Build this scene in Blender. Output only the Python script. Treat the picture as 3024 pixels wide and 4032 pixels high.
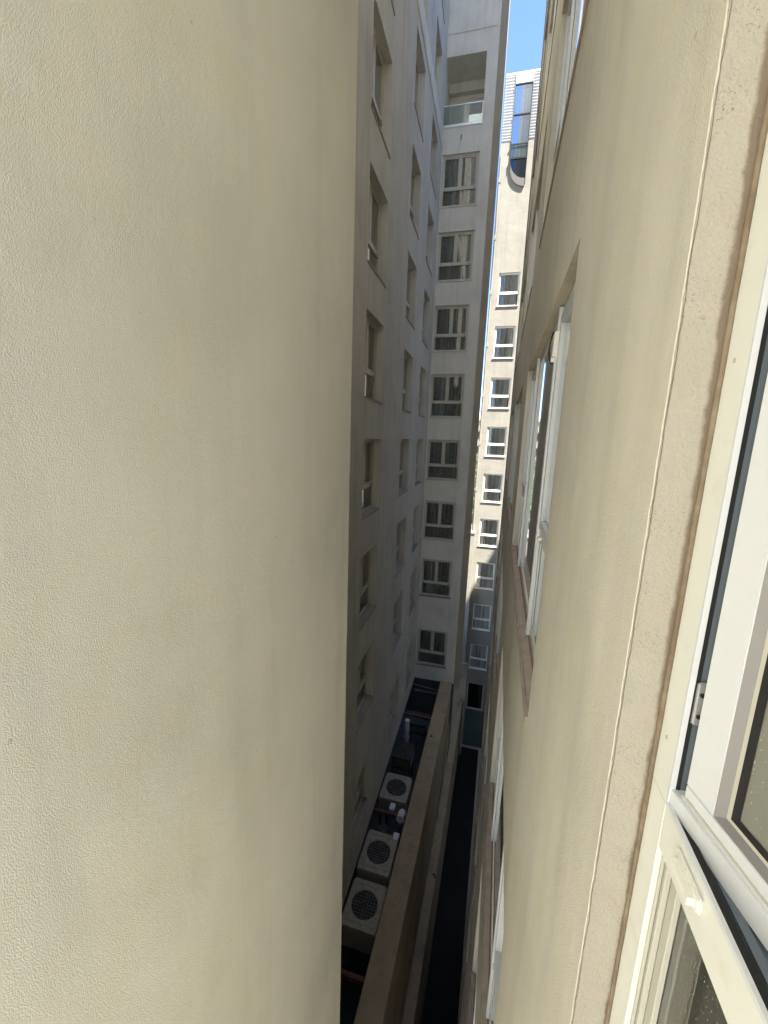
import bpy, bmesh, math, random
from mathutils import Vector, Matrix, noise
random.seed(7)
for o in list(bpy.data.objects): bpy.data.objects.remove(o)
sc = bpy.context.scene
col = sc.collection

# ------------------------------------------------------------------ camera
YAW, PITCH, ROLL = 0.27002, 0.18410, 0.03412
fwd = Vector((-math.sin(YAW)*math.cos(PITCH), math.cos(YAW)*math.cos(PITCH), -math.sin(PITCH)))
rt = Vector((math.cos(YAW), math.sin(YAW), 0)); up = rt.cross(fwd)
r_ = rt*math.cos(ROLL) + up*math.sin(ROLL); u_ = up*math.cos(ROLL) - rt*math.sin(ROLL)
cam_d = bpy.data.cameras.new('camera'); cam = bpy.data.objects.new('camera', cam_d); col.objects.link(cam)
cam.matrix_world = Matrix(((r_.x, u_.x, -fwd.x, 0), (r_.y, u_.y, -fwd.y, 0), (r_.z, u_.z, -fwd.z, 0), (0, 0, 0, 1)))
cam_d.sensor_fit = 'VERTICAL'; cam_d.sensor_height = 36; cam_d.lens = 36*1616.1/4032
cam_d.clip_start = 0.02; cam_d.clip_end = 2000
sc.camera = cam

# ------------------------------------------------------------------ light
SUN_EL, SUN_AZ = math.radians(62), math.radians(54)      # azimuth measured from -Y towards +X
sdir = Vector((math.sin(SUN_AZ)*math.cos(SUN_EL), -math.cos(SUN_AZ)*math.cos(SUN_EL), math.sin(SUN_EL)))
world = bpy.data.worlds.new('World'); sc.world = world; world.use_nodes = True
nt = world.node_tree; bg = nt.nodes['Background']
sky = nt.nodes.new('ShaderNodeTexSky'); sky.sky_type = 'NISHITA'; sky.sun_disc = False
sky.sun_elevation = SUN_EL; sky.sun_rotation = math.atan2(sdir.x, sdir.y)
sky.air_density = 0.75; sky.dust_density = 0.1; sky.ozone_density = 4.0; sky.altitude = 2500
nt.links.new(sky.outputs[0], bg.inputs[0]); bg.inputs[1].default_value = 0.085
sl = bpy.data.lights.new('sun', 'SUN'); sl.energy = 3.4; sl.angle = math.radians(0.53); sl.color = (1, 0.93, 0.82)
so = bpy.data.objects.new('sun', sl); col.objects.link(so)
so.rotation_euler = (-sdir).to_track_quat('-Z', 'Y').to_euler(); so.location = (0, 0, 60)
sc.view_settings.view_transform = 'Standard'; sc.view_settings.look = 'None'
sc.view_settings.exposure = 3.10; sc.view_settings.gamma = 1
sc.render.engine = 'CYCLES'
sc.cycles.max_bounces = 10; sc.cycles.diffuse_bounces = 7; sc.cycles.glossy_bounces = 4
sc.cycles.transparent_max_bounces = 12

# ------------------------------------------------------------------ materials
def mat(name, color, rough=0.8, spec=0.3, metal=0.0):
    m = bpy.data.materials.new(name); m.use_nodes = True
    b = m.node_tree.nodes['Principled BSDF']
    b.inputs['Base Color'].default_value = (*color, 1); b.inputs['Roughness'].default_value = rough
    b.inputs['Specular IOR Level'].default_value = spec; b.inputs['Metallic'].default_value = metal
    return m
def nodes(m): return m.node_tree.nodes, m.node_tree.links, m.node_tree.nodes['Principled BSDF']
def tex_coord(N, L, scale=(1, 1, 1), kind='Object'):
    tc = N.new('ShaderNodeTexCoord'); mp = N.new('ShaderNodeMapping'); mp.inputs['Scale'].default_value = scale
    L.new(tc.outputs[kind], mp.inputs[0]); return mp.outputs[0]
def noise_n(N, L, vec, scale, detail=3, rough=0.55):
    n = N.new('ShaderNodeTexNoise'); n.inputs['Scale'].default_value = scale
    n.inputs['Detail'].default_value = detail; n.inputs['Roughness'].default_value = rough
    L.new(vec, n.inputs['Vector']); return n.outputs['Fac']
def ramp(N, L, fac, stops):
    r = N.new('ShaderNodeValToRGB'); e = r.color_ramp.elements
    e[0].position, e[0].color = stops[0][0], (*stops[0][1], 1); e[1].position, e[1].color = stops[-1][0], (*stops[-1][1], 1)
    for p, c in stops[1:-1]:
        k = e.new(p); k.color = (*c, 1)
    L.new(fac, r.inputs[0]); return r.outputs[0]
def mixc(N, L, fac, a, b, mode='MIX'):
    m = N.new('ShaderNodeMix'); m.data_type = 'RGBA'; m.blend_type = mode
    for i, v in ((0, fac), (6, a), (7, b)):
        if hasattr(v, 'links'): L.new(v, m.inputs[i])
        elif i == 0: m.inputs[0].default_value = v
        else: m.inputs[i].default_value = (*v, 1)
    return m.outputs[2]
def bumpn(N, L, b, hs):
    prev = None
    for h, st, dist in hs:
        bp = N.new('ShaderNodeBump'); bp.inputs['Strength'].default_value = st; bp.inputs['Distance'].default_value = dist
        L.new(h, bp.inputs['Height'])
        if prev: L.new(prev, bp.inputs['Normal'])
        prev = bp.outputs[0]
    L.new(prev, b.inputs['Normal'])
def stucco(name, c, fine=180, fd=0.0022, st=0.55, var=0.07, tint=None, streak=0.05, seed=0.0):
    m = mat(name, c, 0.9, 0.15); N, L, b = nodes(m)
    v = tex_coord(N, L)
    mp = N.new('ShaderNodeMapping'); mp.inputs['Location'].default_value = (seed, seed*2, seed*3); L.new(v, mp.inputs[0]); v = mp.outputs[0]
    big = noise_n(N, L, v, 0.9, 4)
    med = noise_n(N, L, v, 5.5, 4, 0.6)
    d = tuple(x*(1-var*2.2) for x in c); l = tuple(min(1, x*(1+var)) for x in c)
    c1 = ramp(N, L, big, [(0.32, d), (0.5, c), (0.68, l)])
    t = tint or (c[0]*1.0, c[1]*0.97, c[2]*0.78)
    f2 = ramp(N, L, med, [(0.5, (0, 0, 0)), (0.72, (0.28,)*3)])
    c2 = mixc(N, L, f2, c1, t)
    sv = tex_coord(N, L, (2.2, 2.2, 0.16))
    s = noise_n(N, L, sv, 1.6, 5, 0.65)
    f3 = ramp(N, L, s, [(0.5, (1, 1, 1)), (0.74, (1-streak*3,)*3)])
    c3 = mixc(N, L, 1.0, c2, f3, 'MULTIPLY')
    sp = ramp(N, L, noise_n(N, L, v, 38, 0, 0.5), [(0.10, (0.8, 0.77, 0.7)), (0.13, (1, 1, 1))])   # scattered pits and specks
    sm = ramp(N, L, noise_n(N, L, v, 1.7, 5, 0.7), [(0.58, (1, 1, 1)), (0.72, (0.945, 0.955, 0.95))])   # faint grey smudges
    c3 = mixc(N, L, 1.0, mixc(N, L, 1.0, c3, sp, 'MULTIPLY'), sm, 'MULTIPLY')
    L.new(c3, b.inputs['Base Color'])
    fn = noise_n(N, L, v, fine, 2, 0.6)
    fr = ramp(N, L, fn, [(0.36, (0, 0, 0)), (0.66, (1, 1, 1))])
    patch = ramp(N, L, noise_n(N, L, v, 3.2, 3), [(0.35, (0.45,)*3), (0.65, (1,)*3)])
    fh = mixc(N, L, 1.0, fr, patch, 'MULTIPLY')
    f4 = noise_n(N, L, v, fine/6, 3, 0.6)
    bumpn(N, L, b, [(fh, st, fd), (f4, 0.28, 0.004), (noise_n(N, L, v, 2.2, 2), 0.5, 0.03)])
    return m
CREAM = (0.64, 0.585, 0.455)
M = {}
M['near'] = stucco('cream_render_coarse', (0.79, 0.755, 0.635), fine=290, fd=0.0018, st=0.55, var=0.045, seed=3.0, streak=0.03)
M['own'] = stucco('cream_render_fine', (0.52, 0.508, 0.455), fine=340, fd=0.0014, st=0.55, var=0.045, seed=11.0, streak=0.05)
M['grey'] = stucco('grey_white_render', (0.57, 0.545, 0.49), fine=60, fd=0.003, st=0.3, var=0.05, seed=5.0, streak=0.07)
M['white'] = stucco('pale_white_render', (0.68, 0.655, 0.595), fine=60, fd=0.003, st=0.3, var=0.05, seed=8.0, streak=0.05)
M['tan'] = stucco('tan_render', (0.40, 0.315, 0.21), fine=60, fd=0.003, st=0.3, var=0.06, seed=9.0, streak=0.08)
M['sun'] = stucco('cream_render_tower', (0.275, 0.266, 0.235), fine=40, fd=0.004, st=0.3, var=0.04, seed=6.0, streak=0.05)
M['band'] = mat('grey_band', (0.13, 0.128, 0.118), 0.85, 0.2)
M['edge'] = stucco('brownish_render', (0.36, 0.305, 0.225), fine=60, fd=0.003, st=0.3, var=0.06, seed=4.0)
# plaster strip of the near window reveal: coarse, speckled, stained brown beside the frame
def jamb_mat():
    m = mat('pinkish_plaster_jamb', (0.68, 0.60, 0.50), 0.92, 0.12); N, L, b = nodes(m)
    tc = N.new('ShaderNodeTexCoord'); sep = N.new('ShaderNodeSeparateXYZ'); L.new(tc.outputs['Object'], sep.inputs[0])
    v = tc.outputs['Object']
    base = ramp(N, L, noise_n(N, L, v, 9, 4), [(0.35, (0.335, 0.315, 0.27)), (0.55, (0.345, 0.33, 0.285)), (0.7, (0.32, 0.312, 0.275))])
    spk = ramp(N, L, noise_n(N, L, v, 420, 1, 0.5), [(0.28, (0.55, 0.5, 0.44)), (0.37, (1, 1, 1))])
    gate = ramp(N, L, noise_n(N, L, v, 14, 3), [(0.45, (0, 0, 0)), (0.62, (1, 1, 1))])
    spk2 = mixc(N, L, gate, (1, 1, 1), spk)
    c1 = mixc(N, L, 1.0, base, spk2, 'MULTIPLY')
    # dirt line: distance from the frame, wobbling
    n1 = noise_n(N, L, v, 18, 5, 0.7)
    ma = N.new('ShaderNodeMath'); ma.operation = 'MULTIPLY_ADD'; L.new(n1, ma.inputs[0]); ma.inputs[1].default_value = 0.016
    mz = N.new('ShaderNodeMath'); mz.operation = 'MULTIPLY_ADD'; L.new(sep.outputs[2], mz.inputs[0]); mz.inputs[1].default_value = 0.0065; L.new(sep.outputs[0], mz.inputs[2])
    L.new(mz.outputs[0], ma.inputs[2])
    f = N.new('ShaderNodeMapRange'); L.new(ma.outputs[0], f.inputs[0])
    f.inputs[1].default_value = 0.2495; f.inputs[2].default_value = 0.2545; f.inputs[3].default_value = 0; f.inputs[4].default_value = 0.85
    c2 = mixc(N, L, f.outputs[0], c1, (0.15, 0.115, 0.085))
    L.new(c2, b.inputs['Base Color'])
    fn = ramp(N, L, noise_n(N, L, v, 230, 2, 0.6), [(0.36, (0, 0, 0)), (0.66, (1, 1, 1))])
    bumpn(N, L, b, [(fn, 0.38, 0.0014), (noise_n(N, L, v, 40, 3), 0.4, 0.003)])
    return m
M['jamb'] = jamb_mat()
def dirty(name, c, dcol, scale=30, lo=0.52, hi=0.75, amt=0.5, rough=0.45, spec=0.4, bump=0.0):
    m = mat(name, c, rough, spec); N, L, b = nodes(m); v = tex_coord(N, L)
    f = ramp(N, L, noise_n(N, L, v, scale, 5, 0.65), [(lo, (0, 0, 0)), (hi, (amt,)*3)])
    L.new(mixc(N, L, f, c, dcol), b.inputs['Base Color'])
    rr = ramp(N, L, noise_n(N, L, v, scale*2, 3), [(0.3, (rough*0.8,)*3), (0.7, (min(1, rough*1.3),)*3)]); L.new(rr, b.inputs['Roughness'])
    if bump: bumpn(N, L, b, [(noise_n(N, L, v, 300, 2), bump, 0.001)])
    return m
M['frame'] = dirty('off_white_frame', (0.62, 0.64, 0.625), (0.42, 0.37, 0.27), 14, 0.55, 0.8, 0.35)
M['sash'] = dirty('white_sash', (0.53, 0.56, 0.60), (0.48, 0.45, 0.38), 22, 0.56, 0.8, 0.4, bump=0.15)
M['cframe'] = dirty('cream_frame', (0.53, 0.505, 0.43), (0.35, 0.30, 0.22), 6, 0.5, 0.8, 0.4)
M['wframe'] = dirty('white_frame', (0.75, 0.73, 0.66), (0.5, 0.45, 0.36), 6, 0.55, 0.8, 0.3)
M['gasket'] = mat('black_gasket', (0.012, 0.012, 0.013), 0.6, 0.3)
M['rebate'] = mat('blue_grey_rebate', (0.10, 0.125, 0.155), 0.45, 0.4)
M['steel'] = mat('hinge_steel', (0.45, 0.46, 0.47), 0.35, 0.5, 0.7)
M['brown'] = dirty('brown_sealant', (0.15, 0.115, 0.08), (0.24, 0.20, 0.15), 22, 0.42, 0.7, 0.8, 0.85, 0.15, 0.3)
M['sill'] = dirty('brown_stone_sill', (0.35, 0.30, 0.255), (0.20, 0.16, 0.125), 9, 0.42, 0.7, 0.55, 0.75, 0.25, 0.3)
M['track'] = mat('rusty_track', (0.20, 0.13, 0.09), 0.8, 0.2)
M['granite'] = dirty('granite_sill', (0.10, 0.12, 0.11), (0.30, 0.32, 0.30), 160, 0.45, 0.6, 0.9, 0.35, 0.5)
M['soffit'] = stucco('stained_soffit', (0.46, 0.42, 0.34), fine=80, fd=0.002, st=0.3, var=0.12, seed=2.0, streak=0.1)
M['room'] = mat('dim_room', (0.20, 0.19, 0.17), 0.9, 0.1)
M['lightroom'] = mat('pale_room', (0.5, 0.48, 0.42), 0.9, 0.1)
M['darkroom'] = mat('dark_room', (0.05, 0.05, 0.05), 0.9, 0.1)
M['ground'] = dirty('asphalt', (0.012, 0.012, 0.012), (0.02, 0.02, 0.019), 0.8, 0.4, 0.7, 0.6, 0.9, 0.2)
M['sand'] = dirty('pale_paving', (0.42, 0.37, 0.29), (0.30, 0.26, 0.2), 0.3, 0.4, 0.7, 0.5, 0.9, 0.2)
M['acbody'] = dirty('ac_beige_paint', (0.40, 0.365, 0.30), (0.2, 0.165, 0.12), 7, 0.42, 0.75, 0.7, 0.55, 0.3)
M['acdark'] = mat('ac_fan_black', (0.02, 0.02, 0.02), 0.6, 0.3)
M['acgrille'] = mat('ac_grille_wire', (0.22, 0.20, 0.17), 0.6, 0.3)
M['blade'] = mat('fan_blade_dark', (0.05, 0.048, 0.045), 0.6, 0.3)
M['redsteel'] = dirty('red_oxide_steel', (0.16, 0.055, 0.04), (0.30, 0.24, 0.2), 12, 0.5, 0.7, 0.5, 0.7, 0.3)
M['concrete'] = dirty('dark_concrete', (0.09, 0.085, 0.075), (0.07, 0.065, 0.055), 3, 0.4, 0.7, 0.7, 0.9, 0.2)
M['duct'] = dirty('white_duct', (0.72, 0.73, 0.74), (0.4, 0.38, 0.33), 8, 0.5, 0.8, 0.4, 0.5, 0.4)
M['cable'] = mat('black_cable', (0.02, 0.02, 0.02), 0.6, 0.3)
M['teal'] = dirty('dull_teal_panel', (0.10, 0.13, 0.12), (0.05, 0.06, 0.06), 3, 0.4, 0.7, 0.5)
M['cap'] = mat('white_plastic', (0.66, 0.66, 0.62), 0.4, 0.4)
M['blackmetal'] = mat('black_metal', (0.02, 0.022, 0.028), 0.4, 0.4)
M['rail'] = mat('bright_rail', (0.7, 0.72, 0.72), 0.3, 0.5, 0.6)
M['louvre'] = mat('white_louvre', (0.48, 0.49, 0.50), 0.5, 0.4)
M['bevelgrey'] = mat('sash_bevel_grey', (0.17, 0.17, 0.175), 0.45, 0.4)
M['plate'] = mat('pale_pvc_bead', (0.40, 0.40, 0.36), 0.5, 0.4)
def glass(name, tint=(0.75, 0.8, 0.8), rough=0.015, boost=1.35, specks=0.0, off=0.0):
    m = bpy.data.materials.new(name); m.use_nodes = True; N = m.node_tree.nodes; L = m.node_tree.links; N.clear()
    out = N.new('ShaderNodeOutputMaterial'); tr = N.new('ShaderNodeBsdfTransparent'); tr.inputs[0].default_value = (*tint, 1)
    gl = N.new('ShaderNodeBsdfGlossy'); gl.inputs['Roughness'].default_value = rough; gl.inputs[0].default_value = (0.93, 0.96, 0.97, 1)
    fr = N.new('ShaderNodeFresnel'); fr.inputs[0].default_value = 1.52
    ma = N.new('ShaderNodeMath'); ma.operation = 'MULTIPLY_ADD'; ma.use_clamp = True; L.new(fr.outputs[0], ma.inputs[0]); ma.inputs[1].default_value = boost; ma.inputs[2].default_value = off
    mx = N.new('ShaderNodeMixShader'); L.new(ma.outputs[0], mx.inputs[0]); L.new(tr.outputs[0], mx.inputs[1]); L.new(gl.outputs[0], mx.inputs[2])
    last = mx.outputs[0]
    if specks:      # dried rain marks and dust; the even film also stands in for reflected light
        tc = N.new('ShaderNodeTexCoord')
        nz = N.new('ShaderNodeTexNoise'); nz.inputs['Scale'].default_value = 330; nz.inputs['Detail'].default_value = 1; L.new(tc.outputs['Object'], nz.inputs['Vector'])
        rp = N.new('ShaderNodeValToRGB'); rp.color_ramp.elements[0].position = 0.705; rp.color_ramp.elements[1].position = 0.74
        rp.color_ramp.elements[1].color = (0.75, 0.75, 0.75, 1); L.new(nz.outputs['Fac'], rp.inputs[0])
        rp.color_ramp.elements[0].color = (specks, specks, specks, 1)
        df = N.new('ShaderNodeBsdfDiffuse'); df.inputs[0].default_value = (0.50, 0.52, 0.46, 1)
        m2 = N.new('ShaderNodeMixShader'); L.new(rp.outputs[0], m2.inputs[0]); L.new(last, m2.inputs[1]); L.new(df.outputs[0], m2.inputs[2]); last = m2.outputs[0]
    L.new(last, out.inputs[0]); return m
M['glass'] = glass('window_glass', (0.86, 0.88, 0.86))
M['glassdark'] = glass('tinted_glass', (0.30, 0.34, 0.34), 0.02, 1.5)
M['glassblue'] = glass('mirror_blue_glass', (0.25, 0.32, 0.40), 0.03, 1.6, off=0.38)
M['glassnear'] = glass('dusty_brightened_glass', (0.36, 0.42, 0.38), 0.03, 1.5, specks=0.32)  # film share raised to paint in the brightness of the reflected wall
M['glasslow'] = glass('dusty_lower_glass', (0.30, 0.32, 0.28), 0.03, 1.3, specks=0.08)
M['railglass'] = glass('balustrade_glass', (0.72, 0.82, 0.82), 0.02, 1.3)
def curtain_mat(name, a, b2, lines=True, c=None):
    m = mat(name, a, 0.95, 0.1); N, L, b = nodes(m); v = tex_coord(N, L, (9, 9, 0.25))
    n = ramp(N, L, noise_n(N, L, v, 1.2, 4, 0.6), [(0.35, b2), (0.6, a)]); res = n
    if lines:   # faint crossed diagonal lines in the curtain colour
        tc = N.new('ShaderNodeTexCoord'); 
        for s in (1, -1):
            mp = N.new('ShaderNodeMapping'); mp.inputs['Rotation'].default_value = (0, s*math.radians(35), 0); L.new(tc.outputs['Object'], mp.inputs[0])
            w = N.new('ShaderNodeTexWave'); w.wave_type = 'BANDS'; w.bands_direction = 'Z'; w.inputs['Scale'].default_value = 1.15
            L.new(mp.outputs[0], w.inputs[0])
            k = ramp(N, L, w.outputs['Fac'], [(0.0, (0.82,)*3), (0.05, (1,)*3)])
            res = mixc(N, L, 1.0, res, k, 'MULTIPLY')
    L.new(res, b.inputs['Base Color']); return m
M['curtain'] = curtain_mat('grey_net_curtain', (0.36, 0.36, 0.335), (0.24, 0.245, 0.23))
M['reflection_sheet'] = curtain_mat('glass_reflection_tone', (0.62, 0.62, 0.57), (0.5, 0.5, 0.46), False)  # pale sheet behind wing A glass, standing in for its reflections
M['curtain2'] = curtain_mat('white_net_curtain', (0.80, 0.80, 0.77), (0.42, 0.43, 0.43), False)

# ------------------------------------------------------------------ mesh helpers
class MB:
    def __init__(s): s.bm = bmesh.new()
    def quad(s, pts):
        vs = [s.bm.verts.new(p) for p in pts]; return s.bm.faces.new(vs)
    def box(s, a, b):
        x0, y0, z0 = (min(a[i], b[i]) for i in range(3)); x1, y1, z1 = (max(a[i], b[i]) for i in range(3))
        v = [s.bm.verts.new(p) for p in ((x0, y0, z0), (x1, y0, z0), (x1, y1, z0), (x0, y1, z0), (x0, y0, z1), (x1, y0, z1), (x1, y1, z1), (x0, y1, z1))]
        for f in ((3, 2, 1, 0), (4, 5, 6, 7), (0, 1, 5, 4), (1, 2, 6, 5), (2, 3, 7, 6), (3, 0, 4, 7)): s.bm.faces.new([v[i] for i in f])
    def cyl(s, c, r, h, axis='Z', n=24, r2=None):
        g = bmesh.ops.create_cone(s.bm, cap_ends=True, segments=n, radius1=r, radius2=r if r2 is None else r2, depth=h)
        rot = {'Z': Matrix(), 'Y': Matrix.Rotation(math.pi/2, 4, 'X'), 'X': Matrix.Rotation(math.pi/2, 4, 'Y')}[axis]
        bmesh.ops.transform(s.bm, matrix=Matrix.Translation(c) @ rot, verts=g['verts'])
    def tube(s, pts, r, n=8):
        P = [Vector(p) for p in pts]; rings = []
        for i, p in enumerate(P):
            d = (P[min(i+1, len(P)-1)]-P[max(i-1, 0)]).normalized()
            a = d.cross(Vector((0.3, 0.2, 1)) if abs(d.z) < 0.95 else Vector((1, 0, 0))).normalized(); b = d.cross(a)
            rr = r[i] if isinstance(r, (list, tuple)) else r
            rings.append([s.bm.verts.new(p + (a*math.cos(2*math.pi*k/n)+b*math.sin(2*math.pi*k/n))*rr) for k in range(n)])
        for A, B in zip(rings, rings[1:]):
            for k in range(n): s.bm.faces.new((A[k], A[(k+1) % n], B[(k+1) % n], B[k]))
        s.bm.faces.new(rings[0][::-1]); s.bm.faces.new(rings[-1])
    def prism(s, poly, f, d0, d1):
        a = [s.bm.verts.new(f(u, v, d0)) for u, v in poly]; b = [s.bm.verts.new(f(u, v, d1)) for u, v in poly]
        s.bm.faces.new(a[::-1]); s.bm.faces.new(b)
        for i in range(len(poly)):
            j = (i+1) % len(poly); s.bm.faces.new((a[i], a[j], b[j], b[i]))
    def bevel(s, w, seg=1):
        bmesh.ops.bevel(s.bm, geom=[e for e in s.bm.edges], offset=w, segments=seg, affect='EDGES', clamp_overlap=True)
    def build(s, name, m, parent=None, loc=None, smooth=False):
        bmesh.ops.recalc_face_normals(s.bm, faces=s.bm.faces[:])
        me = bpy.data.meshes.new(name); s.bm.to_mesh(me); s.bm.free()
        for mm in (m if isinstance(m, (list, tuple)) else [m]): me.materials.append(mm)
        if smooth:
            for p in me.polygons: p.use_smooth = True
        o = bpy.data.objects.new(name, me); col.objects.link(o)
        if parent: o.parent = parent
        if loc: o.location = loc
        return o
def tag(o, label=None, cat=None, group=None, kind=None):
    for k, v in (('label', label), ('category', cat), ('group', group), ('kind', kind)):
        if v: o[k] = v
    return o
def empty(name, loc=(0, 0, 0), rz=0, **k):
    o = bpy.data.objects.new(name, None); col.objects.link(o); o.location = loc; o.rotation_euler = (0, 0, rz)
    return tag(o, **k)
def dup(o, loc=None, parent=None):
    c = o.copy(); col.objects.link(c)
    if parent: c.parent = parent
    if loc is not None: c.location = loc
    return c
def dup_tree(o, loc, parent):
    c = dup(o, loc, parent)
    for ch in list(o.children): dup(ch, None, c)
    return c
AL = 0.027995                                      # the far wing is turned 1.6 degrees
def tr(n, s, z): return Vector((n*math.cos(AL)-s*math.sin(AL), n*math.sin(AL)+s*math.cos(AL), z))

# facade mappings: (u along wall, v up, w into the wall) -> local xyz
fB = lambda u, v, w: (u, w, v)
fA = lambda u, v, w: (-w, u, v)
fD = lambda u, v, w: (w, u, v)
def wall_holes(mb, f, u0, u1, v0, v1, holes, depth=0.3, step=None):
    """wall sheet from u0..u1, v0..v1 with rectangular holes and their reveals"""
    us = sorted({u0, u1, *[h[0] for h in holes], *[h[1] for h in holes]}); vs = sorted({v0, v1, *[h[2] for h in holes], *[h[3] for h in holes]})
    us = [u for u in us if u0 <= u <= u1]; vs = [v for v in vs if v0 <= v <= v1]
    for a, b in zip(us, us[1:]):
        for c, d in zip(vs, vs[1:]):
            m_, n_ = (a+b)/2, (c+d)/2
            if any(h[0] < m_ < h[1] and h[2] < n_ < h[3] for h in holes): continue
            mb.quad([f(a, c, 0), f(b, c, 0), f(b, d, 0), f(a, d, 0)])
    for a, b, c, d in [h[:4] for h in holes]:
        mb.quad([f(a, c, 0), f(a, c, depth), f(a, d, depth), f(a, d, 0)]); mb.quad([f(b, c, 0), f(b, d, 0), f(b, d, depth), f(b, c, depth)])
        mb.quad([f(a, d, 0), f(a, d, depth), f(b, d, depth), f(b, d, 0)]); mb.quad([f(a, c, 0), f(b, c, 0), f(b, c, depth), f(a, c, depth)])

def fbox(mb, f, u0, u1, v0, v1, w0, w1): mb.box(f(u0, v0, w0), f(u1, v1, w1))
def ring(mb, f, u0, u1, v0, v1, t, w0, w1):
    fbox(mb, f, u0, u1, v0, v0+t, w0, w1); fbox(mb, f, u0, u1, v1-t, v1, w0, w1)
    fbox(mb, f, u0, u0+t, v0+t, v1-t, w0, w1); fbox(mb, f, u1-t, u1, v0+t, v1-t, w0, w1)
def curtain(f, u0, u1, v0, v1, w, amp=0.035, gaps=(), m=None, parent=None, seed=0):
    mb = MB(); n = 60; rnd = random.Random(seed); ph = rnd.random()*6
    row = []
    for i in range(n+1):
        u = u0+(u1-u0)*i/n; d = w+amp*(math.sin(i*0.95+ph)+0.5*math.sin(i*2.3+ph*2))
        row.append((mb.bm.verts.new(f(u, v0, d)), mb.bm.verts.new(f(u, v1, d))))
    for i in range(n):
        um = (i+0.5)/n
        if any(a < um < b for a, b in gaps): continue
        mb.bm.faces.new((row[i][0], row[i+1][0], row[i+1][1], row[i][1]))
    return mb.build('curtain', m, parent, smooth=True)

def window_unit(f, w, h, depth, parent, fm, split=0.35, mull=1, cm='curtain', gm='glass', sillp=0.05, sillm='sill', seed=0, gaps=(), sill_t=0.045, ft=0.07, cw=0.12):
    """frame mesh (the window) > sash, glass, curtain, sill ; local origin bottom left corner of the opening"""
    mb = MB(); ring(mb, f, 0.002, w-0.002, 0.002, h-0.002, ft, depth, depth+0.06)
    tz = h*split
    fbox(mb, f, ft, w-ft, tz-0.05, tz+0.05, depth-0.004, depth+0.055)
    for k in range(mull):
        um = w*(k+1)/(mull+1); fbox(mb, f, um-0.035, um+0.035, tz+0.05, h-ft, depth+0.006, depth+0.05)
    win = mb.build('window', fm, parent)
    mb = MB(); n = mull+1
    for k in range(n):
        a = w*k/n + (ft if k == 0 else 0.035); b = w*(k+1)/n - (ft if k == n-1 else 0.035)
        mb = MB(); ring(mb, f, a+0.003, b-0.003, tz+0.053, h-ft-0.003, 0.045, depth+0.012, depth+0.058)
        mb.build('sash', fm, win)
    for uu in (0.16, w-0.16):
        mb = MB(); fbox(mb, f, uu-0.02, uu+0.02, tz-0.015, tz+0.015, depth-0.014, depth-0.006); mb.build('catch', M['blackmetal'], win)
    mb = MB(); mb.quad([f(ft/2, ft/2, depth+0.035), f(w-ft/2, ft/2, depth+0.035), f(w-ft/2, h-ft/2, depth+0.035), f(ft/2, h-ft/2, depth+0.035)])
    mb.build('glass', M[gm], win)
    curtain(f, 0.03, w-0.03, 0.03, h-0.02, depth+cw, 0.018, gaps, M[cm], win, seed)
    if sillp is not None:
        mb = MB(); fbox(mb, f, -0.04 if sillp > 0.01 else 0.002, w+0.04 if sillp > 0.01 else w-0.002, -sill_t, 0.004, -sillp, -0.001); fbox(mb, f, 0.003, w-0.003, 0.001, 0.012, 0.0, depth)
        mb.build('sill', M[sillm], win)
    return win
def darkback(f, u0, u1, v0, v1, w, parent, m='room'):  # dark sheet whose colour stands in for unlit rooms
    mb = MB(); mb.quad([f(u0, v0, w), f(u1, v0, w), f(u1, v1, w), f(u0, v1, w)]); return mb.build('dark_backing', M[m], parent)

# ================================================================== SETTING
ZG = -22.3
mb = MB(); mb.quad([(-400, -400, ZG), (400, -400, ZG), (400, 600, ZG), (-400, 600, ZG)])
tag(mb.build('ground', M['sand']), kind='structure')
mb = MB(); mb.quad([(-6, -0.5, ZG+0.004), (0.19, -0.5, ZG+0.004), (0.19, 27.3, ZG+0.004), (-6, 27.3, ZG+0.004)])
tag(mb.build('alley_road', M['ground']), kind='structure')

# ================================================================== LEFT NEAR BLOCK (rendered wall filling the left of the view)
C0, CY = -0.90, 2.435
blk = empty('rendered_building', (C0, CY, ZG), label='tall blank cream building with rough stucco, close beside the camera on the left', cat='building')
mb = MB(); x1, y0, y1, x0 = 0.0, -4.5-CY, 0.0, -9.0
# slightly rounded far corner
prof = [(x1, y0)] + [(x1, y1-0.02)] + [(x1-0.02*(1-math.cos(a)), y1-0.02+0.02*math.sin(a)) for a in (0.4, 0.8, 1.2, 1.57)] + [(x0, y1), (x0, y0)]
nz_ = 500; rings = []
for i in range(nz_+1):
    z = 62*i/nz_ if not 120 < i < 0 else 0
    w1 = 0.0022*noise.noise(Vector((1, 2, z*2.3)))+0.0012*noise.noise(Vector((4, 2, z*9)))
    rings.append([mb.bm.verts.new((u, v+(w1 if v > -0.03 else 0), z)) for u, v in prof])
for A_, B_ in zip(rings, rings[1:]):
    for q in range(len(prof)): r2_ = (q+1) % len(prof); mb.bm.faces.new((A_[q], A_[r2_], B_[r2_], B_[q]))
mb.bm.faces.new(rings[0][::-1]); mb.bm.faces.new(rings[-1])
mb.build('wall', M['near'], blk)

# ================================================================== FAR WING (A + B facades), local frame turned by AL
LB = 20.5
wing = empty('apartment_building', tr(-3.0, LB, ZG), AL, label='grey white apartment building with two wings meeting in an inner corner', cat='building')
# local coordinates relative to corner (n=-3, s=LB, z=ZG)
def la(n, s, z): return Vector((n+3.0, s-LB, z-ZG))
ACOL = [(9.80, 11.46), (14.24, 15.87), (17.66, 19.30)]
ATOP = [11.95, 8.93, 5.90, 2.90, -0.10, -3.15, -6.22, -10.07]
HA = 1.99
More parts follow.
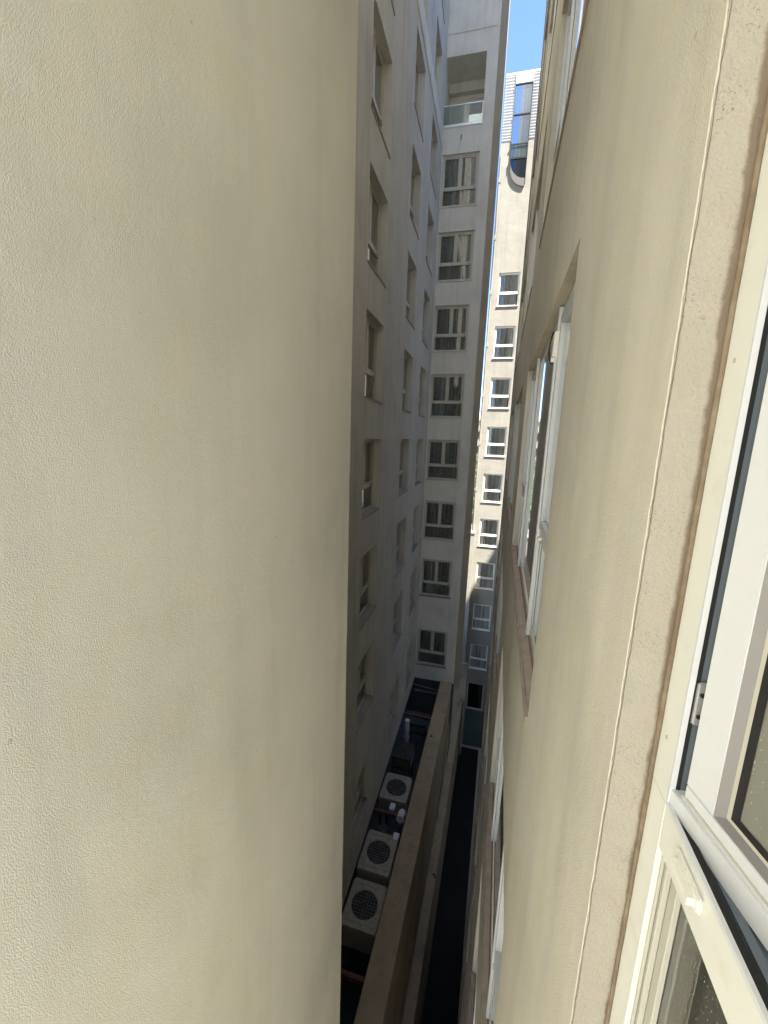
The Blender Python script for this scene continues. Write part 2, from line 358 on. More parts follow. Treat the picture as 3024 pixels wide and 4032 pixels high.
# --- wall A (normal +n), sheet local x=0, from s=1 to LB, z -13.1..12.3 ; above 13.0 the upper floor
fAl = lambda u, v, w: (-w, u-LB, v-ZG)
holesA = [(a, b, t-HA, t) for a, b in ACOL for t in ATOP] + [(a, b, 12.98, 15.0) for a, b in ACOL] + [(a, b, 16.1, 18.1) for a, b in ACOL]
mb = MB(); wall_holes(mb, fAl, 2.35, LB-0.001, -13.1, 20.6, holesA, 0.45)
fbox(mb, fAl, 1.2, LB-0.3, -13.1, -13.05, 0.002, 6)                       # underside over the service trench
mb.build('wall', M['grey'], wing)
mb = MB()
cyp = [(0, 12.30), (0.035, 12.32), (0.05, 12.42), (0.05, 12.93), (0.0, 12.985)]
mb.prism([(-w, v-ZG) for w, v in [(-a, b) for a, b in cyp]], lambda u, v, d: (u, d, v), 1.2-LB, -0.06)
mb.build('cornice', M['white'], wing)
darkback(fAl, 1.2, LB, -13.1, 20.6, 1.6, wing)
wA = None
for i, (a, b) in enumerate(ACOL):
    for j, t in enumerate(ATOP + [15.0, 18.1]):
        loc = (0, a-LB, t-HA-ZG)
        if (i, j) == (0, 0) or j in (0,) and wA is None:
            wA = window_unit(fA, b-a, HA, 0.20, wing, M['cframe'], cm='reflection_sheet', sillp=0.02, seed=3, cw=0.07); wA.location = loc  # curtain mesh here carries the painted glass reflection
        else:
            c = dup_tree(wA, loc, wing); 
            sw = (b-a)/1.66
            c.scale = (1, sw, 1)
# --- wall B (normal -s) from n=-3 to -0.88
fBl = lambda u, v, w: (u+3.0, w, v-ZG)
BT = [(12.18, 10.13), (9.11, 7.07), (6.03, 4.00), (2.98, 0.96), (-0.11, -2.07), (-3.16, -5.16), (-6.22, -8.22), (-10.15, -12.2)]
BN0, BN1 = -2.96, -1.36
holesB = [(BN0, BN1, b, t) for t, b in BT] + [(BN0-0.03, BN1+0.02, 13.23, 15.8)]
mb = MB(); wall_holes(mb, fBl, -3.0, -0.90, -13.05, 20.6, holesB, 0.32)
mb.quad([fBl(-0.90, -13.05, 0), fBl(-0.875, -13.05, 0.03), fBl(-0.875, 20.6, 0.03), fBl(-0.90, 20.6, 0)])
fbox(mb, fBl, -3.0, -0.9, -13.05, -13.0, 0.002, 5)
# raised render panel above the balcony
fbox(mb, fBl, -2.97, -1.0, 16.6, 20.5, -0.022, -0.001)
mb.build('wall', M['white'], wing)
mb = MB()      # side return of wing B, running back
pts = [(-0.8751, 0.03)] + [(-0.875+0.29*math.sin(a), 0.03+0.30*(1-math.cos(a))) for a in (0.2, 0.4, 0.6, 0.8, 1.0, 1.2, 1.4, 1.57)] + [(-0.60, 2.0), (-2.5, 2.0)]
for (n0, w0), (n1, w1) in zip(pts, pts[1:]): mb.quad([fBl(n0, -13.4, w0), fBl(n1, -13.4, w1), fBl(n1, 20.6, w1), fBl(n0, 20.6, w0)])
mb.build('side_wall', M['edge'], wing)
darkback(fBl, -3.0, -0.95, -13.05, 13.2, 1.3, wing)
wB = None
for j, (t, b) in enumerate(BT):
    gaps = ((0.30, 0.33),) if j % 3 == 0 else ((0.63, 0.65),) if j == 4 else ()
    w = window_unit(fB, BN1-BN0, t-b, 0.085, wing, M['cframe'], cm='curtain', sillp=0.03, sillm='cframe' if j < 6 else 'sill', seed=20+j, gaps=gaps, sill_t=0.05, ft=0.085)
    w.location = (BN0+3.0, 0, b-ZG)
# balcony niche
mb = MB(); a, b, z0, z1 = BN0-0.03, BN1+0.02, 13.23, 15.8
for q in ([(a, z0, .32), (a, z0, 1.6), (a, z1, 1.6), (a, z1, .32)], [(b, z0, .32), (b, z1, .32), (b, z1, 1.6), (b, z0, 1.6)], [(a, z1, .32), (a, z1, 1.6), (b, z1, 1.6), (b, z1, .32)], [(a, z0, .32), (b, z0, .32), (b, z0, 1.6), (a, z0, 1.6)]):
    mb.quad([fBl(*p) for p in q])
# back wall with door hole
wall_holes(mb, lambda u, v, w: fBl(u, v, 1.6+w), a, b, z0, z1, [(-2.15, b-0.04, z0+0.02, 15.25)], 0.1)
fbox(mb, fBl, a, b, 15.42, z1-0.002, 1.35, 1.598)
bal = mb.build('balcony', M['white'], wing)
mb = MB(); ring(mb, fBl, -2.15, b-0.04, z0+0.02, 15.25, 0.07, 1.64, 1.70); mb.build('door_frame', M['wframe'], bal)
mb = MB(); mb.quad([fBl(-2.1, z0+.05, 1.68), fBl(b-.08, z0+.05, 1.68), fBl(b-.08, 15.2, 1.68), fBl(-2.1, 15.2, 1.68)]); mb.build('door_glass', M['glassblue'], bal)
mb = MB(); mb.quad([fBl(-2.2, z0, 1.95), fBl(b, z0, 1.95), fBl(b, 15.3, 1.95), fBl(-2.2, 15.3, 1.95)]); mb.build('door_curtain', M['curtain2'], bal)
mb = MB(); mb.quad([fBl(a+.01, z0+.06, -0.012), fBl(b-.01, z0+.06, -0.012), fBl(b-.01, 13.98, -0.012), fBl(a+.01, 13.98, -0.012)]); mb.build('balustrade_glass', M['railglass'], bal)
mb = MB(); fbox(mb, fBl, a+.005, b-.005, 13.98, 14.015, -0.03, 0.005); fbox(mb, fBl, a+.005, b-.005, z0-.03, z0+.06, -0.028, -0.001); fbox(mb, fBl, b-.03, b-.005, z0+.06, 13.98, -0.028, -0.002); mb.build('rail', M['rail'], bal)
mb = MB(); mb.tube([fBl(-2.18, 12.82, 0), fBl(-2.18, 12.80, -0.12), fBl(-2.2, 12.62, -0.10)], 0.012); mb.build('hook', M['blackmetal'], wing)

# ================================================================== SUNLIT TOWER C
LC = 27.6
tow = empty('hotel_tower', tr(-0.68, LC, ZG), AL, label='sunlit cream tower with white louvred top and curved glass bay', cat='building')
fC = lambda u, v, w: (u+0.68, w, v-ZG)
CT = [9.80, 6.80, 3.79, 0.79, -2.21, -5.21, -8.22, -11.23, -14.22]
HC = 1.86; CN0, CN1 = -0.19, 1.02
holesC = [(CN0, CN1, t-HC, t) for t in CT] + [(CN0+0.03, CN1-0.06, -19.3, -17.24)]
mb = MB(); wall_holes(mb, fC, -0.68, 9, ZG, 16.62, holesC, 0.30)
mb.quad([fC(-0.68, ZG, 0), fC(-0.68, ZG, 8), fC(-0.68, 16.62, 8), fC(-0.68, 16.62, 0)])
mb.quad([fC(-0.68, 16.62, 0), fC(9, 16.62, 0), fC(9, 16.62, 8), fC(-0.68, 16.62, 8)])
fbox(mb, fC, -0.62, 9, 16.62, 19.9, 0.08, 8)
mb.build('wall', M['sun'], tow)
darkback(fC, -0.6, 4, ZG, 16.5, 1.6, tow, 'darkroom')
for j, t in enumerate(CT):
    w = window_unit(fB, CN1-CN0, HC, 0.07, tow, M['wframe'], split=0.39, mull=0, cm='curtain2', sillp=0.06, sillm='wframe', seed=50+j, gaps=((0.02, 0.08),) if j % 2 else ((0.93, 1.0),), cw=0.06, sill_t=0.035, ft=0.055)
    w.location = (CN0+0.68, 0, t-HC-ZG)
# door at the foot
mb = MB(); ring(mb, fC, CN0+0.03, CN1-0.06, -19.3, -17.24, 0.06, 0.05, 0.11); mb.build('door', M['cframe'], tow)
mb = MB(); mb.quad([fC(CN0+.05, -19.28, .09), fC(CN1-.08, -19.28, .09), fC(CN1-.08, -17.28, .09), fC(CN0+.05, -17.28, .09)]); mb.build('door_glass', M['glassdark'], tow)
mb = MB(); fbox(mb, fC, -0.2, 2.5, ZG+0.01, -19.34, -0.05, -0.002); mb.build('base_panel', M['teal'], tow)
# louvred screen: slats
mb = MB()
z = 16.64
while z < 19.88:
    for a, b in ((-0.65, -0.075), (0.80, 3.0)):
        v = [fC(a, z, 0.0), fC(b, z, 0.0), fC(b, z+0.085, -0.03), fC(a, z+0.085, -0.03), fC(a, z+0.115, -0.03), fC(b, z+0.115, -0.03), fC(b, z+0.118, 0.075), fC(a, z+0.118, 0.075)]
        mb.quad([v[0], v[1], v[2], v[3]]); mb.quad([v[3], v[2], v[5], v[4]]); mb.quad([v[4], v[5], v[6], v[7]])
    z += 0.145
fbox(mb, fC, -0.655, 3, 19.86, 19.97, -0.035, 0.079)
mb.build('louvre_screen', M['louvre'], tow)
# projecting glazed bay with rounded lower corner
DP = 0.09; k = (LC-DP)/LC
def arc(r_in=0.0):
    pts = []
    for i in range(13):
        t = i/12*math.pi/2
        pts.append((0.80-(0.88)*math.cos(t), 15.72-(0.98)*math.sin(t)))
    return pts
outl = [(-0.08, 19.42)] + arc() + [(0.82, 14.74), (0.82, 19.42)]
outl = [(u*k, (v)*k if v < 18 else v*k) for u, v in outl]
mb = MB(); mb.prism([(u, v) for u, v in outl], lambda u, v, d: fC(u, v, d), -DP+0.02, -0.001)
bay = mb.build('glazed_bay', M['sun'], tow)
T0 = 19.42*k
mb = MB(); A1 = [(u*k, v*k) for u, v in arc()]; A2 = [(u*k+0.03*(1-i/12), v*k-0.40*k) for i, (u, v) in enumerate(arc())]
for i in range(12): mb.prism([A1[i], A1[i+1], A2[i+1], A2[i]], lambda u, v, d: fC(u, v, d), -DP-0.01, -0.002)
mb.build('curved_band', M['band'], bay)
mb = MB(); fbox(mb, fC, -0.085*k, 0.82*k+.005, T0, T0+0.46, -DP, -0.002); mb.build('bay_cap', M['louvre'], bay)
def clipx(v):     # left edge of the bay at height v
    v0 = 15.72*k
    if v >= v0: return -0.075*k
    q = min(1, (v0-v)/(0.98*k)); return (0.80-0.88*math.cos(math.asin(q)))*k+0.004
lev = [19.40, 17.95, 16.5, 15.79]
for a, b, gm in ((lev[0], lev[1], 'glassblue'), (lev[1]-.03, lev[2], 'glassblue'), (lev[2]-.03, lev[3], 'glassdark')):
    mb = MB(); mb.quad([fC(-0.075*k, b*k, -DP), fC(0.79*k, b*k, -DP), fC(0.79*k, a*k-.06, -DP), fC(-0.075*k, a*k-.06, -DP)]); mb.build('pane', M[gm], bay)
mb = MB(); poly = [(clipx(v), v) for v in [15.72*k-0.95*k*i/10 for i in range(11)]] + [(0.79*k, 14.77*k), (0.79*k, 15.72*k)]
mb.bm.faces.new([mb.bm.verts.new(fC(u, v, -DP)) for u, v in poly]); mb.build('pane', M['glassdark'], bay)
mb = MB()
for v in (19.42, 17.95, 16.5, 15.79): fbox(mb, fC, -0.10*k, 0.82*k, v*k-0.055, v*k, -DP-0.05, -DP+0.015)
for u in (0.80,): fbox(mb, fC, u*k, u*k+.035, 14.4*k, 19.4*k, -DP-.02, -DP+.012)
fbox(mb, fC, -0.095*k, -0.08*k, 15.3*k, 15.8*k, -DP-.04, -DP+.01)
for u in (0.22, 0.42, 0.62): fbox(mb, fC, u*k, u*k+.012, (15.72-0.98*math.sqrt(max(0, 1-((0.80-u)/0.88)**2))+.02)*k, 15.73*k, -DP-.008, -DP+.002)
mb.build('mullion', M['blackmetal'], bay)
for a, b in ((19.38, 18.02), (17.9, 16.56), (16.4, 15.85)):      # plain pale sheets behind panes
    mb = MB(); mb.quad([fC(-0.05*k, b*k, -DP+0.015), fC(0.78*k, b*k, -DP+0.015), fC(0.78*k, (a*k+b*k)/2+.45, -DP+0.015), fC(-0.05*k, (a*k+b*k)/2+.45, -DP+0.015)]); mb.build('pale_sheet', M['curtain2'], bay)
mb = MB(); mb.tube([fC(-0.60, -6, -0.05)]+[fC(-0.60+0.012*math.sin(z*0.7), z, -0.05) for z in range(-5, 17)], 0.035, 8)
for z in range(-4, 17, 3): fbox(mb, fC, -0.66, -0.54, z+.6, z+.85, -0.1, 0)
tag(mb.build('drain_pipe', M['sun']), label='x', cat='pipe')
pipe = bpy.data.objects['drain_pipe']; pipe.matrix_world = Matrix.Translation(tr(-0.68, LC, ZG)) @ Matrix.Rotation(AL, 4, 'Z')
tag(pipe, 'thin cream drain pipe with brackets down the left edge of the sunlit tower', 'pipe')
# service duct standing in the corner between wing B and the tower
mb = MB(); mb.box(tr(-0.83, 26.95, ZG+0.002), tr(-0.46, 27.55, -6.15)); mb.box(tr(-0.87, 26.9, -6.148), tr(-0.42, 27.58, -6.04))
tag(mb.build('service_shaft', M['sun']), 'tall narrow rendered shaft with flat lit top, in front of the tower foot', 'duct')

# ================================================================== OWN BUILDING D, facade x = 0.2
XD = 0.20
own = empty('rear_building', (XD, 15.0, ZG), label='cream building on the right with deep set windows and brown stone sills', cat='building')
fDl = lambda u, v, w: (w, u-15.0, v-ZG)
DC = [1.665, 5.665, 9.665]; WD = 2.915
ROWS = [k for k in range(-6, 5)]
ZS = -1.15; HD = 1.84
DWIN = [(c, k) for c in DC for k in ROWS if not (c < 5 and k > 3)]
STEPS = [(-0.85, 5.5, 12.0), (5.5, 9.5, 20.0), (9.5, 15.0, 37.0)]     # unseen roof steps and near end, shaped to steer sun into the court
holesD = [(c, c+WD, ZS+3.0*k, ZS+3.0*k+HD) for c, k in DWIN] + [(-0.79, 0.623, ZS, ZS+HD)]
mb = MB()
for i, (u0, u1, zt) in enumerate(STEPS):
    wall_holes(mb, fDl, u0, u1, ZG, zt, [h for h in holesD if u0 < h[0] < u1], 0.0)
    mb.quad([fDl(u0, zt, 0), fDl(u1, zt, 0), fDl(u1, zt, 12), fDl(u0, zt, 12)]); mb.quad([fDl(u0, ZG, 12), fDl(u1, ZG, 12), fDl(u1, zt, 12), fDl(u0, zt, 12)])
    zb = STEPS[i-1][2] if i else ZG
    mb.quad([fDl(u0, zb, 0), fDl(u0, zb, 12), fDl(u0, zt, 12), fDl(u0, zt, 0)])
mb.quad([fDl(15, ZG, 0), fDl(15, ZG, 12), fDl(15, 37, 12), fDl(15, 37, 0)])
if True:
    for c, k in DWIN:
        a, b, z0, z1 = c, c+WD, ZS+3.0*k, ZS+3.0*k+HD
        for q in ([(a, z0, 0), (a, z0, .3), (a, z1, .3), (a, z1, 0)], [(b, z0, 0), (b, z1, 0), (b, z1, .3), (b, z0, .3)], [(a, z0, 0), (b, z0, 0), (b, z0, .3), (a, z0, .3)], [(a, z1, 0), (b, z1, 0), (b, z1, .3), (a, z1, .3)]): mb.quad([fDl(*p) for p in q])
a, b, z0, z1 = -0.79, 0.623, ZS, ZS+HD
for q in ([(a, z0, 0), (a, z0, .3), (a, z1, .3), (a, z1, 0)], [(a, z0, 0), (b, z0, 0), (b, z0, .3), (a, z0, .3)], [(a, z1, 0), (b, z1, 0), (b, z1, .3), (a, z1, .3)]): mb.quad([fDl(*p) for p in q])
mb.quad([fDl(b, z0, .054), fDl(b, z1, .054), fDl(b, z1, .3), fDl(b, z0, .3)])
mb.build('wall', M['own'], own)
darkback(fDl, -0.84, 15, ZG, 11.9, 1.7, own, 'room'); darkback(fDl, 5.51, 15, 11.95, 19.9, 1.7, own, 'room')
# windows of D: three lights; side lights have a lower fixed pane
def d_window(parent):
    W, H = WD, HD
    f = fD; d = 0.052
    mb = MB(); ring(mb, f, 0.003, W-0.003, 0.014, H-0.003, 0.055, d+0.001, d+0.07)
    for u in (0.78, 2.13): fbox(mb, f, u-0.03, u+0.03, 0.07, H-0.058, d+0.003, d+0.068)
    for a, b in ((0.058, 0.75), (2.16, W-0.058)): fbox(mb, f, a, b, 0.60, 0.67, d-0.004, d+0.06)
    win = mb.build('window', M['frame'], parent)
    for u in (0.76, 2.15):                      # proud stiles that stand out at the mullions
        mb = MB(); fbox(mb, f, u-0.012, u+0.03, 0.016, H-0.012, d-0.022, d-0.0005); mb.build('stile', M['sash'], win)
    for a, b in ((0.06, 0.745), (2.185, W-0.06)):
        mb = MB(); ring(mb, f, a, b, 0.672, H-0.06, 0.045, d-0.012, d+0.04); mb.build('sash', M['sash'], win)
    for a, b in ((0.02, 0.76), (0.80, 2.12), (2.15, W-0.02)):
        mb = MB(); mb.quad([f(a, 0.03, d+0.007), f(b, 0.03, d+0.007), f(b, H-0.03, d+0.007), f(a, H-0.03, d+0.007)]); mb.build('pane', M['glassdark'], win)
    for u in (0.66, 2.27):
        mb = MB(); fbox(mb, f, u-0.02, u+0.02, 0.62, 0.635, d-0.02, d-0.004); mb.build('handle', M['cap'], win)
    mb = MB(); fbox(mb, f, 0.003, W-0.003, 0.001, 0.014, -0.0, d+0.0); fbox(mb, f, -0.0, W, -0.035, 0.0, -0.010, -0.001)
    mb.build('sill', M['sill'], win)
    mb = MB(); fbox(mb, f, 0.08, W-0.02, 0.0145, 0.019, d-0.012, d-0.003); mb.build('track', M['track'], win)
    mb = MB(); mb.quad([f(0.004, H-0.002, 0.002), f(W-0.004, H-0.002, 0.002), f(W-0.004, H-0.002, d), f(0.004, H-0.002, d)]); mb.build('soffit', M['soffit'], win)
    return win
wD = None
if True:
    for c, k in DWIN:
        loc = (0, c-15.0, ZS+3.0*k-ZG)
        if wD is None: wD = d_window(own); wD.location = loc
        else: dup_tree(wD, loc, own)
# reveal strip beside our own window + paint bead on its corner
yj = 0.623
mb = MB(); n = 60
for i in range(n):
    za, zb = ZS+HD*i/n, ZS+HD*(i+1)/n; mb.quad([(XD, yj, za), (XD+0.0535, yj, za), (XD+0.0535, yj, zb), (XD, yj, zb)])
o = mb.build('reveal', M['jamb'], own); o.matrix_parent_inverse = Matrix.Translation(own.location).inverted()
mb = MB(); pts = []; rad = []
for i in range(260):
    z = ZS+0.0+HD*i/259
    nz = noise.noise(Vector((0, 0, z*30))); nz2 = noise.noise(Vector((5, 0, z*110)))
    pts.append((XD-0.0006+0.0010*nz+0.0004*nz2, yj-0.0002+0.0012*noise.noise(Vector((9, 0, z*22))), z)); rad.append(0.0012+0.0006*nz2+0.0005*nz)
mb.tube(pts, rad, 7); o = mb.build('corner_bead', M['own'], own, smooth=True); o.matrix_parent_inverse = Matrix.Translation(own.location).inverted()
mb = MB(); pts = []                             # hairline crack along the bead
for i in range(300):
    z = ZS+HD*i/299
    pts.append((XD+0.0022+0.0016*noise.noise(Vector((3, 1, z*16)))+0.0009*noise.noise(Vector((3, 7, z*70))), yj-0.0004, z))
mb.tube(pts, [0.00045+0.00035*abs(noise.noise(Vector((1, 1, p[2]*45)))) for p in pts], 5); o = mb.build('crack', M['brown'], own); o.matrix_parent_inverse = Matrix.Translation(own.location).inverted()
mb = MB(); pts = []; rad = []
for i in range(140):
    z = ZS+HD*i/139; pts.append((XD+0.0525+0.0006*noise.noise(Vector((2, 2, z*25))), yj-0.0035, z)); rad.append(0.0034+0.0006*noise.noise(Vector((4, 2, z*14))))
mb.tube(pts, rad, 8); o = mb.build('sealant', M['brown'], own, smooth=True); o.matrix_parent_inverse = Matrix.Translation(own.location).inverted()

# ================================================================== OUR OPEN WINDOW
XF = 0.255
ow = empty('open_window', (XF, -0.14, ZS), label='white framed window at the right edge with its sash ajar, closest to the camera', cat='window')
inv = Matrix.Translation(ow.location).inverted()
def add(mb, name, m, parent=ow, bev=None, smooth=False):
    if bev: mb.bevel(bev, 2)
    o = mb.build(name, m, ow, smooth=smooth); o.matrix_parent_inverse = inv; return o
zt0, zt1 = -0.547, -0.480
Y1, YI, YN = 0.622, 0.568, -0.14
mb = MB(); mb.box((XF, YI, ZS+0.015), (XF+0.07, Y1, ZS+HD)); mb.bevel(0.0015, 1); add(mb, 'frame_jamb', M['frame'])
mb = MB(); mb.box((XF, -0.785, ZS+HD-0.055), (XF+0.07, YI-0.001, ZS+HD)); mb.box((XF, -0.785, ZS+0.015), (XF+0.07, YI-0.001, ZS+0.07)); mb.box((XF, YN-0.03, ZS+0.071), (XF+0.07, YN+0.03, ZS+HD-0.056)); mb.box((XF, -0.785, ZS+0.071), (XF+0.07, -0.73, ZS+HD-0.056)); add(mb, 'frame', M['frame'])
mb = MB(); mb.box((XF-0.0006, YI-0.004, zt1), (XF+0.006, YI, ZS+HD-0.056)); add(mb, 'frame_lip', M['sash'])
mb = MB(); mb.box((XF, YN+0.031, zt0), (XF+0.012, YI-0.0005, zt1)); mb.bevel(0.0012, 1); add(mb, 'transom', M['frame'])
mb = MB(); mb.box((XF-0.0008, YN+0.031, zt1), (XF+0.004, YI-0.004, zt1+0.006)); add(mb, 'transom_lip', M['sash'])
mb = MB(); mb.box((XF+0.0062, YI-0.003, zt1+0.004), (XF+0.0115, YI-0.0005, ZS+HD-0.057)); mb.box((XF+0.004, YN+0.031, zt1-0.001), (XF+0.014, YI-0.004, zt1+0.003)); add(mb, 'gasket', M['gasket'])
mb = MB(); mb.box((XF+0.0118, YI-0.0018, zt1), (XF+0.066, YI-0.0003, ZS+HD-0.058)); add(mb, 'rebate', M['rebate'])
mb = MB(); xs = [(0.0142, -0.010), (0.020, -0.004), (0.030, -0.012), (0.040, -0.006), (0.052, -0.016), (0.07, -0.016)]
for (a, za), (b, zb) in zip(xs, xs[1:]): mb.box((XF+a, YN+0.03, zt0+0.01), (XF+b-0.0006, YI-0.002, zt1+za*0.6))
add(mb, 'transom_track', M['rebate'])
# lower fixed light: stepped bead and glass
mb = MB()
for a, b, y in ((0.006, 0.010, 0.0015), (0.0105, 0.018, 0.007), (0.0185, 0.026, 0.024)): 
    mb.box((XF+a, YI-y-0.004, ZS+0.07), (XF+b, YI-0.0005, zt0+0.001))
mb.bevel(0.001, 1); add(mb, 'glazing_bead', M['plate'])
mb = MB(); mb.box((XF+0.0285, YI-0.040, ZS+0.06), (XF+0.034, YI-0.0005, zt0+0.001)); add(mb, 'inner_bead', M['plate'])
mb = MB(); mb.quad([(XF+0.0262, YN+0.03, ZS+0.06), (XF+0.0262, YI-0.003, ZS+0.06), (XF+0.0262, YI-0.003, zt0+0.01), (XF+0.0262, YN+0.03, zt0+0.01)]); add(mb, 'pane', M['glasslow'])
# drain cap on the transom
mb = MB(); mb.box((XF-0.0055, 0.450, -0.511), (XF, 0.515, -0.491)); mb.bevel(0.002, 2); mb.box((XF-0.013, 0.458, -0.509), (XF-0.0045, 0.506, -0.499)); add(mb, 'drain_cap', M['cap'])
# hinge
mb = MB(); mb.box((XF+0.008, YI-0.008, -0.352), (XF+0.022, YI-0.002, -0.292)); mb.bevel(0.002, 2); hg = add(mb, 'hinge', M['steel'])
mb = MB(); mb.cyl((XF+0.0135, YI-0.0085, -0.308), 0.0028, 0.003, 'Y', 12); mb.cyl((XF+0.0135, YI-0.0085, -0.338), 0.0028, 0.003, 'Y', 12); add(mb, 'screw', M['gasket'])
for zz in (-0.40, 0.10, 0.45):
    mb = MB(); mb.cyl((XF-0.0004, 0.597, zz), 0.0030, 0.0016, 'X', 14); add(mb, 'cover_plug', M['plate'])
mb = MB(); mb.box((XF-0.0002, YI+0.0002, zt1-0.0005), (XF+0.001, Y1-0.001, zt1+0.0001)); add(mb, 'joint_line', M['plate'])
# the sash, swung inwards by 12.5 degrees about its far edge
th = math.radians(12.5)
SM = Matrix.Translation((0.2645, 0.557, 0)) @ Matrix(((math.sin(th), math.cos(th), 0, 0), (-math.cos(th), math.sin(th), 0, 0), (0, 0, 1, 0), (0, 0, 0, 1)))
def addS(mb, name, m, bev=None):
    if bev: mb.bevel(bev, 2)
    bmesh.ops.transform(mb.bm, matrix=SM, verts=mb.bm.verts[:]); return add(mb, name, m)
SW, Z0, Z1 = 0.69, -0.449, ZS+HD-0.05
# local: x = t (away from hinge, towards the camera), y = depth inwards, z
mb = MB(); mb.box((0.006, 0, Z0+0.0195), (0.052, 0.05, Z1-0.05)); mb.box((SW-0.05, 0, Z0+0.0195), (SW-0.004, 0.05, Z1-0.05)); mb.box((0.006, 0, Z0), (SW-0.004, 0.05, Z0+0.0190)); mb.box((0.006, 0, Z1-0.0495), (SW-0.004, 0.05, Z1)); addS(mb, 'sash', M['sash'], 0.0012)
mb = MB(); mb.box((-0.013, -0.0065, -0.4835), (SW, 0.03, Z0-0.0035)); mb.bevel(0.0009, 2); mb.box((0.004, -0.001, Z0-0.004), (SW, 0.02, Z0+0.0005)); addS(mb, 'sash_drip_rail', M['sash'])
mb = MB(); mb.box((0.012, -0.0012, Z0-0.0005), (SW, 0.004, Z0+0.0028)); addS(mb, 'dirt_line', M['brown'] if False else M['plate'])
def bevelring(a0, a1, d0, d1, name, m):
    mb = MB(); L0, R0, B0, T0_ = 0.052+a0, SW-0.05-a0, Z0+0.019+a0*0.85, Z1-0.05-a0; L1, R1, B1, T1 = 0.052+a1, SW-0.05-a1, Z0+0.019+a1*0.85, Z1-0.05-a1
    P = [(L0, B0), (R0, B0), (R0, T0_), (L0, T0_)]; Q = [(L1, B1), (R1, B1), (R1, T1), (L1, T1)]
    for i in range(4):
        j = (i+1) % 4; mb.quad([(P[i][0], d0, P[i][1]), (P[j][0], d0, P[j][1]), (Q[j][0], d1, Q[j][1]), (Q[i][0], d1, Q[i][1])])
    return addS(mb, name, m)
bevelring(0, 0.008, 0.001, 0.009, 'sash_bevel', M['bevelgrey'])
bevelring(0.008, 0.013, 0.009, 0.0095, 'sash_bead', M['plate'])
bevelring(0.013, 0.022, 0.0095, 0.0115, 'sash_gasket', M['gasket'])
bevelring(0.023, 0.032, 0.018, 0.0185, 'spacer', M['plate'])
mb = MB(); mb.quad([(0.06, 0.0122, Z0+0.03), (SW-0.06, 0.0122, Z0+0.03), (SW-0.06, 0.0122, Z1-0.06), (0.06, 0.0122, Z1-0.06)]); addS(mb, 'sash_glass', M['glassnear'])
# inner granite ledge
mb = MB(); mb.box((XF+0.074, -0.78, zt1-0.06), (XF+0.42, 0.60, zt1-0.03)); mb.bevel(0.003, 2)
tag(mb.build('window_ledge', M['granite']), 'dark speckled granite ledge inside the open window, seen through its gap', 'ledge')
# clamp box on the first neighbouring window stile
cb = empty('cable_box', (0.225, 2.16, 0.46), label='small cream box clamped on a white window stile, black cable loop beside it', cat='box')
mb = MB(); mb.box((-0.012, 0.0, -0.07), (0.035, 0.085, 0.06)); mb.bevel(0.006, 2); mb.build('case', M['cap'], cb)
mb = MB(); mb.box((-0.016, 0.02, -0.09), (0.03, 0.034, -0.068)); mb.build('clip', M['wframe'], cb)
mb = MB(); mb.tube([(-0.01, 0.09, 0.075), (-0.016, 0.11, 0.05), (-0.022, 0.12, 0.0), (-0.02, 0.115, -0.05), (-0.012, 0.08, -0.085), (-0.004, 0.06, -0.09)], 0.004); mb.build('cable', M['cable'], cb)
cb.location = (0.229, 2.40, 0.50)

# ================================================================== SERVICE TRENCH, PARAPETS
mb = MB(); mb.box((-2.12, 1.0, ZG+0.01), (-1.525, 20.50, -13.06)); 
for yy in (1.0, 4.4, 7.9, 11.4, 14.9, 18.1):
    y2 = {1.0: 4.4, 4.4: 7.9, 7.9: 11.4, 11.4: 14.9, 14.9: 18.1, 18.1: 20.50}[yy]; mb.box((-2.135, yy+.003, -13.058), (-1.515, y2-.003, -13.0))
for v in mb.bm.verts: pass
tag(mb.build('parapet_wall', M['tan']), 'wide tan parapet wall with flat coping, between the cooling units and the alley', 'wall')
mb = MB(); mb.box((-1.520, 1.0, ZG+0.01), (-1.18, 26.4, -17.95)); mb.box((-1.512, 1.0, -17.948), (-1.165, 26.42, -17.9))
tag(mb.build('ledge_wall', M['tan']), 'narrow lower ledge wall running along the alley beneath the parapet', 'wall')
mb = MB(); mb.box((-6.5, 0.5, -16.4), (-2.13, 26, -16.2)); tag(mb.build('trench_floor', M['concrete']), kind='structure')
mb = MB(); mb.box((-6.8, 0.5, -16.19), (-6.55, 26, -13.12)); mb.box((-6.5, 21.8, ZG+0.01), (-1.53, 22.0, -13.07)); tag(mb.build('trench_wall', M['concrete']), 'dark concrete back wall of the service trench under the grey building', 'wall')
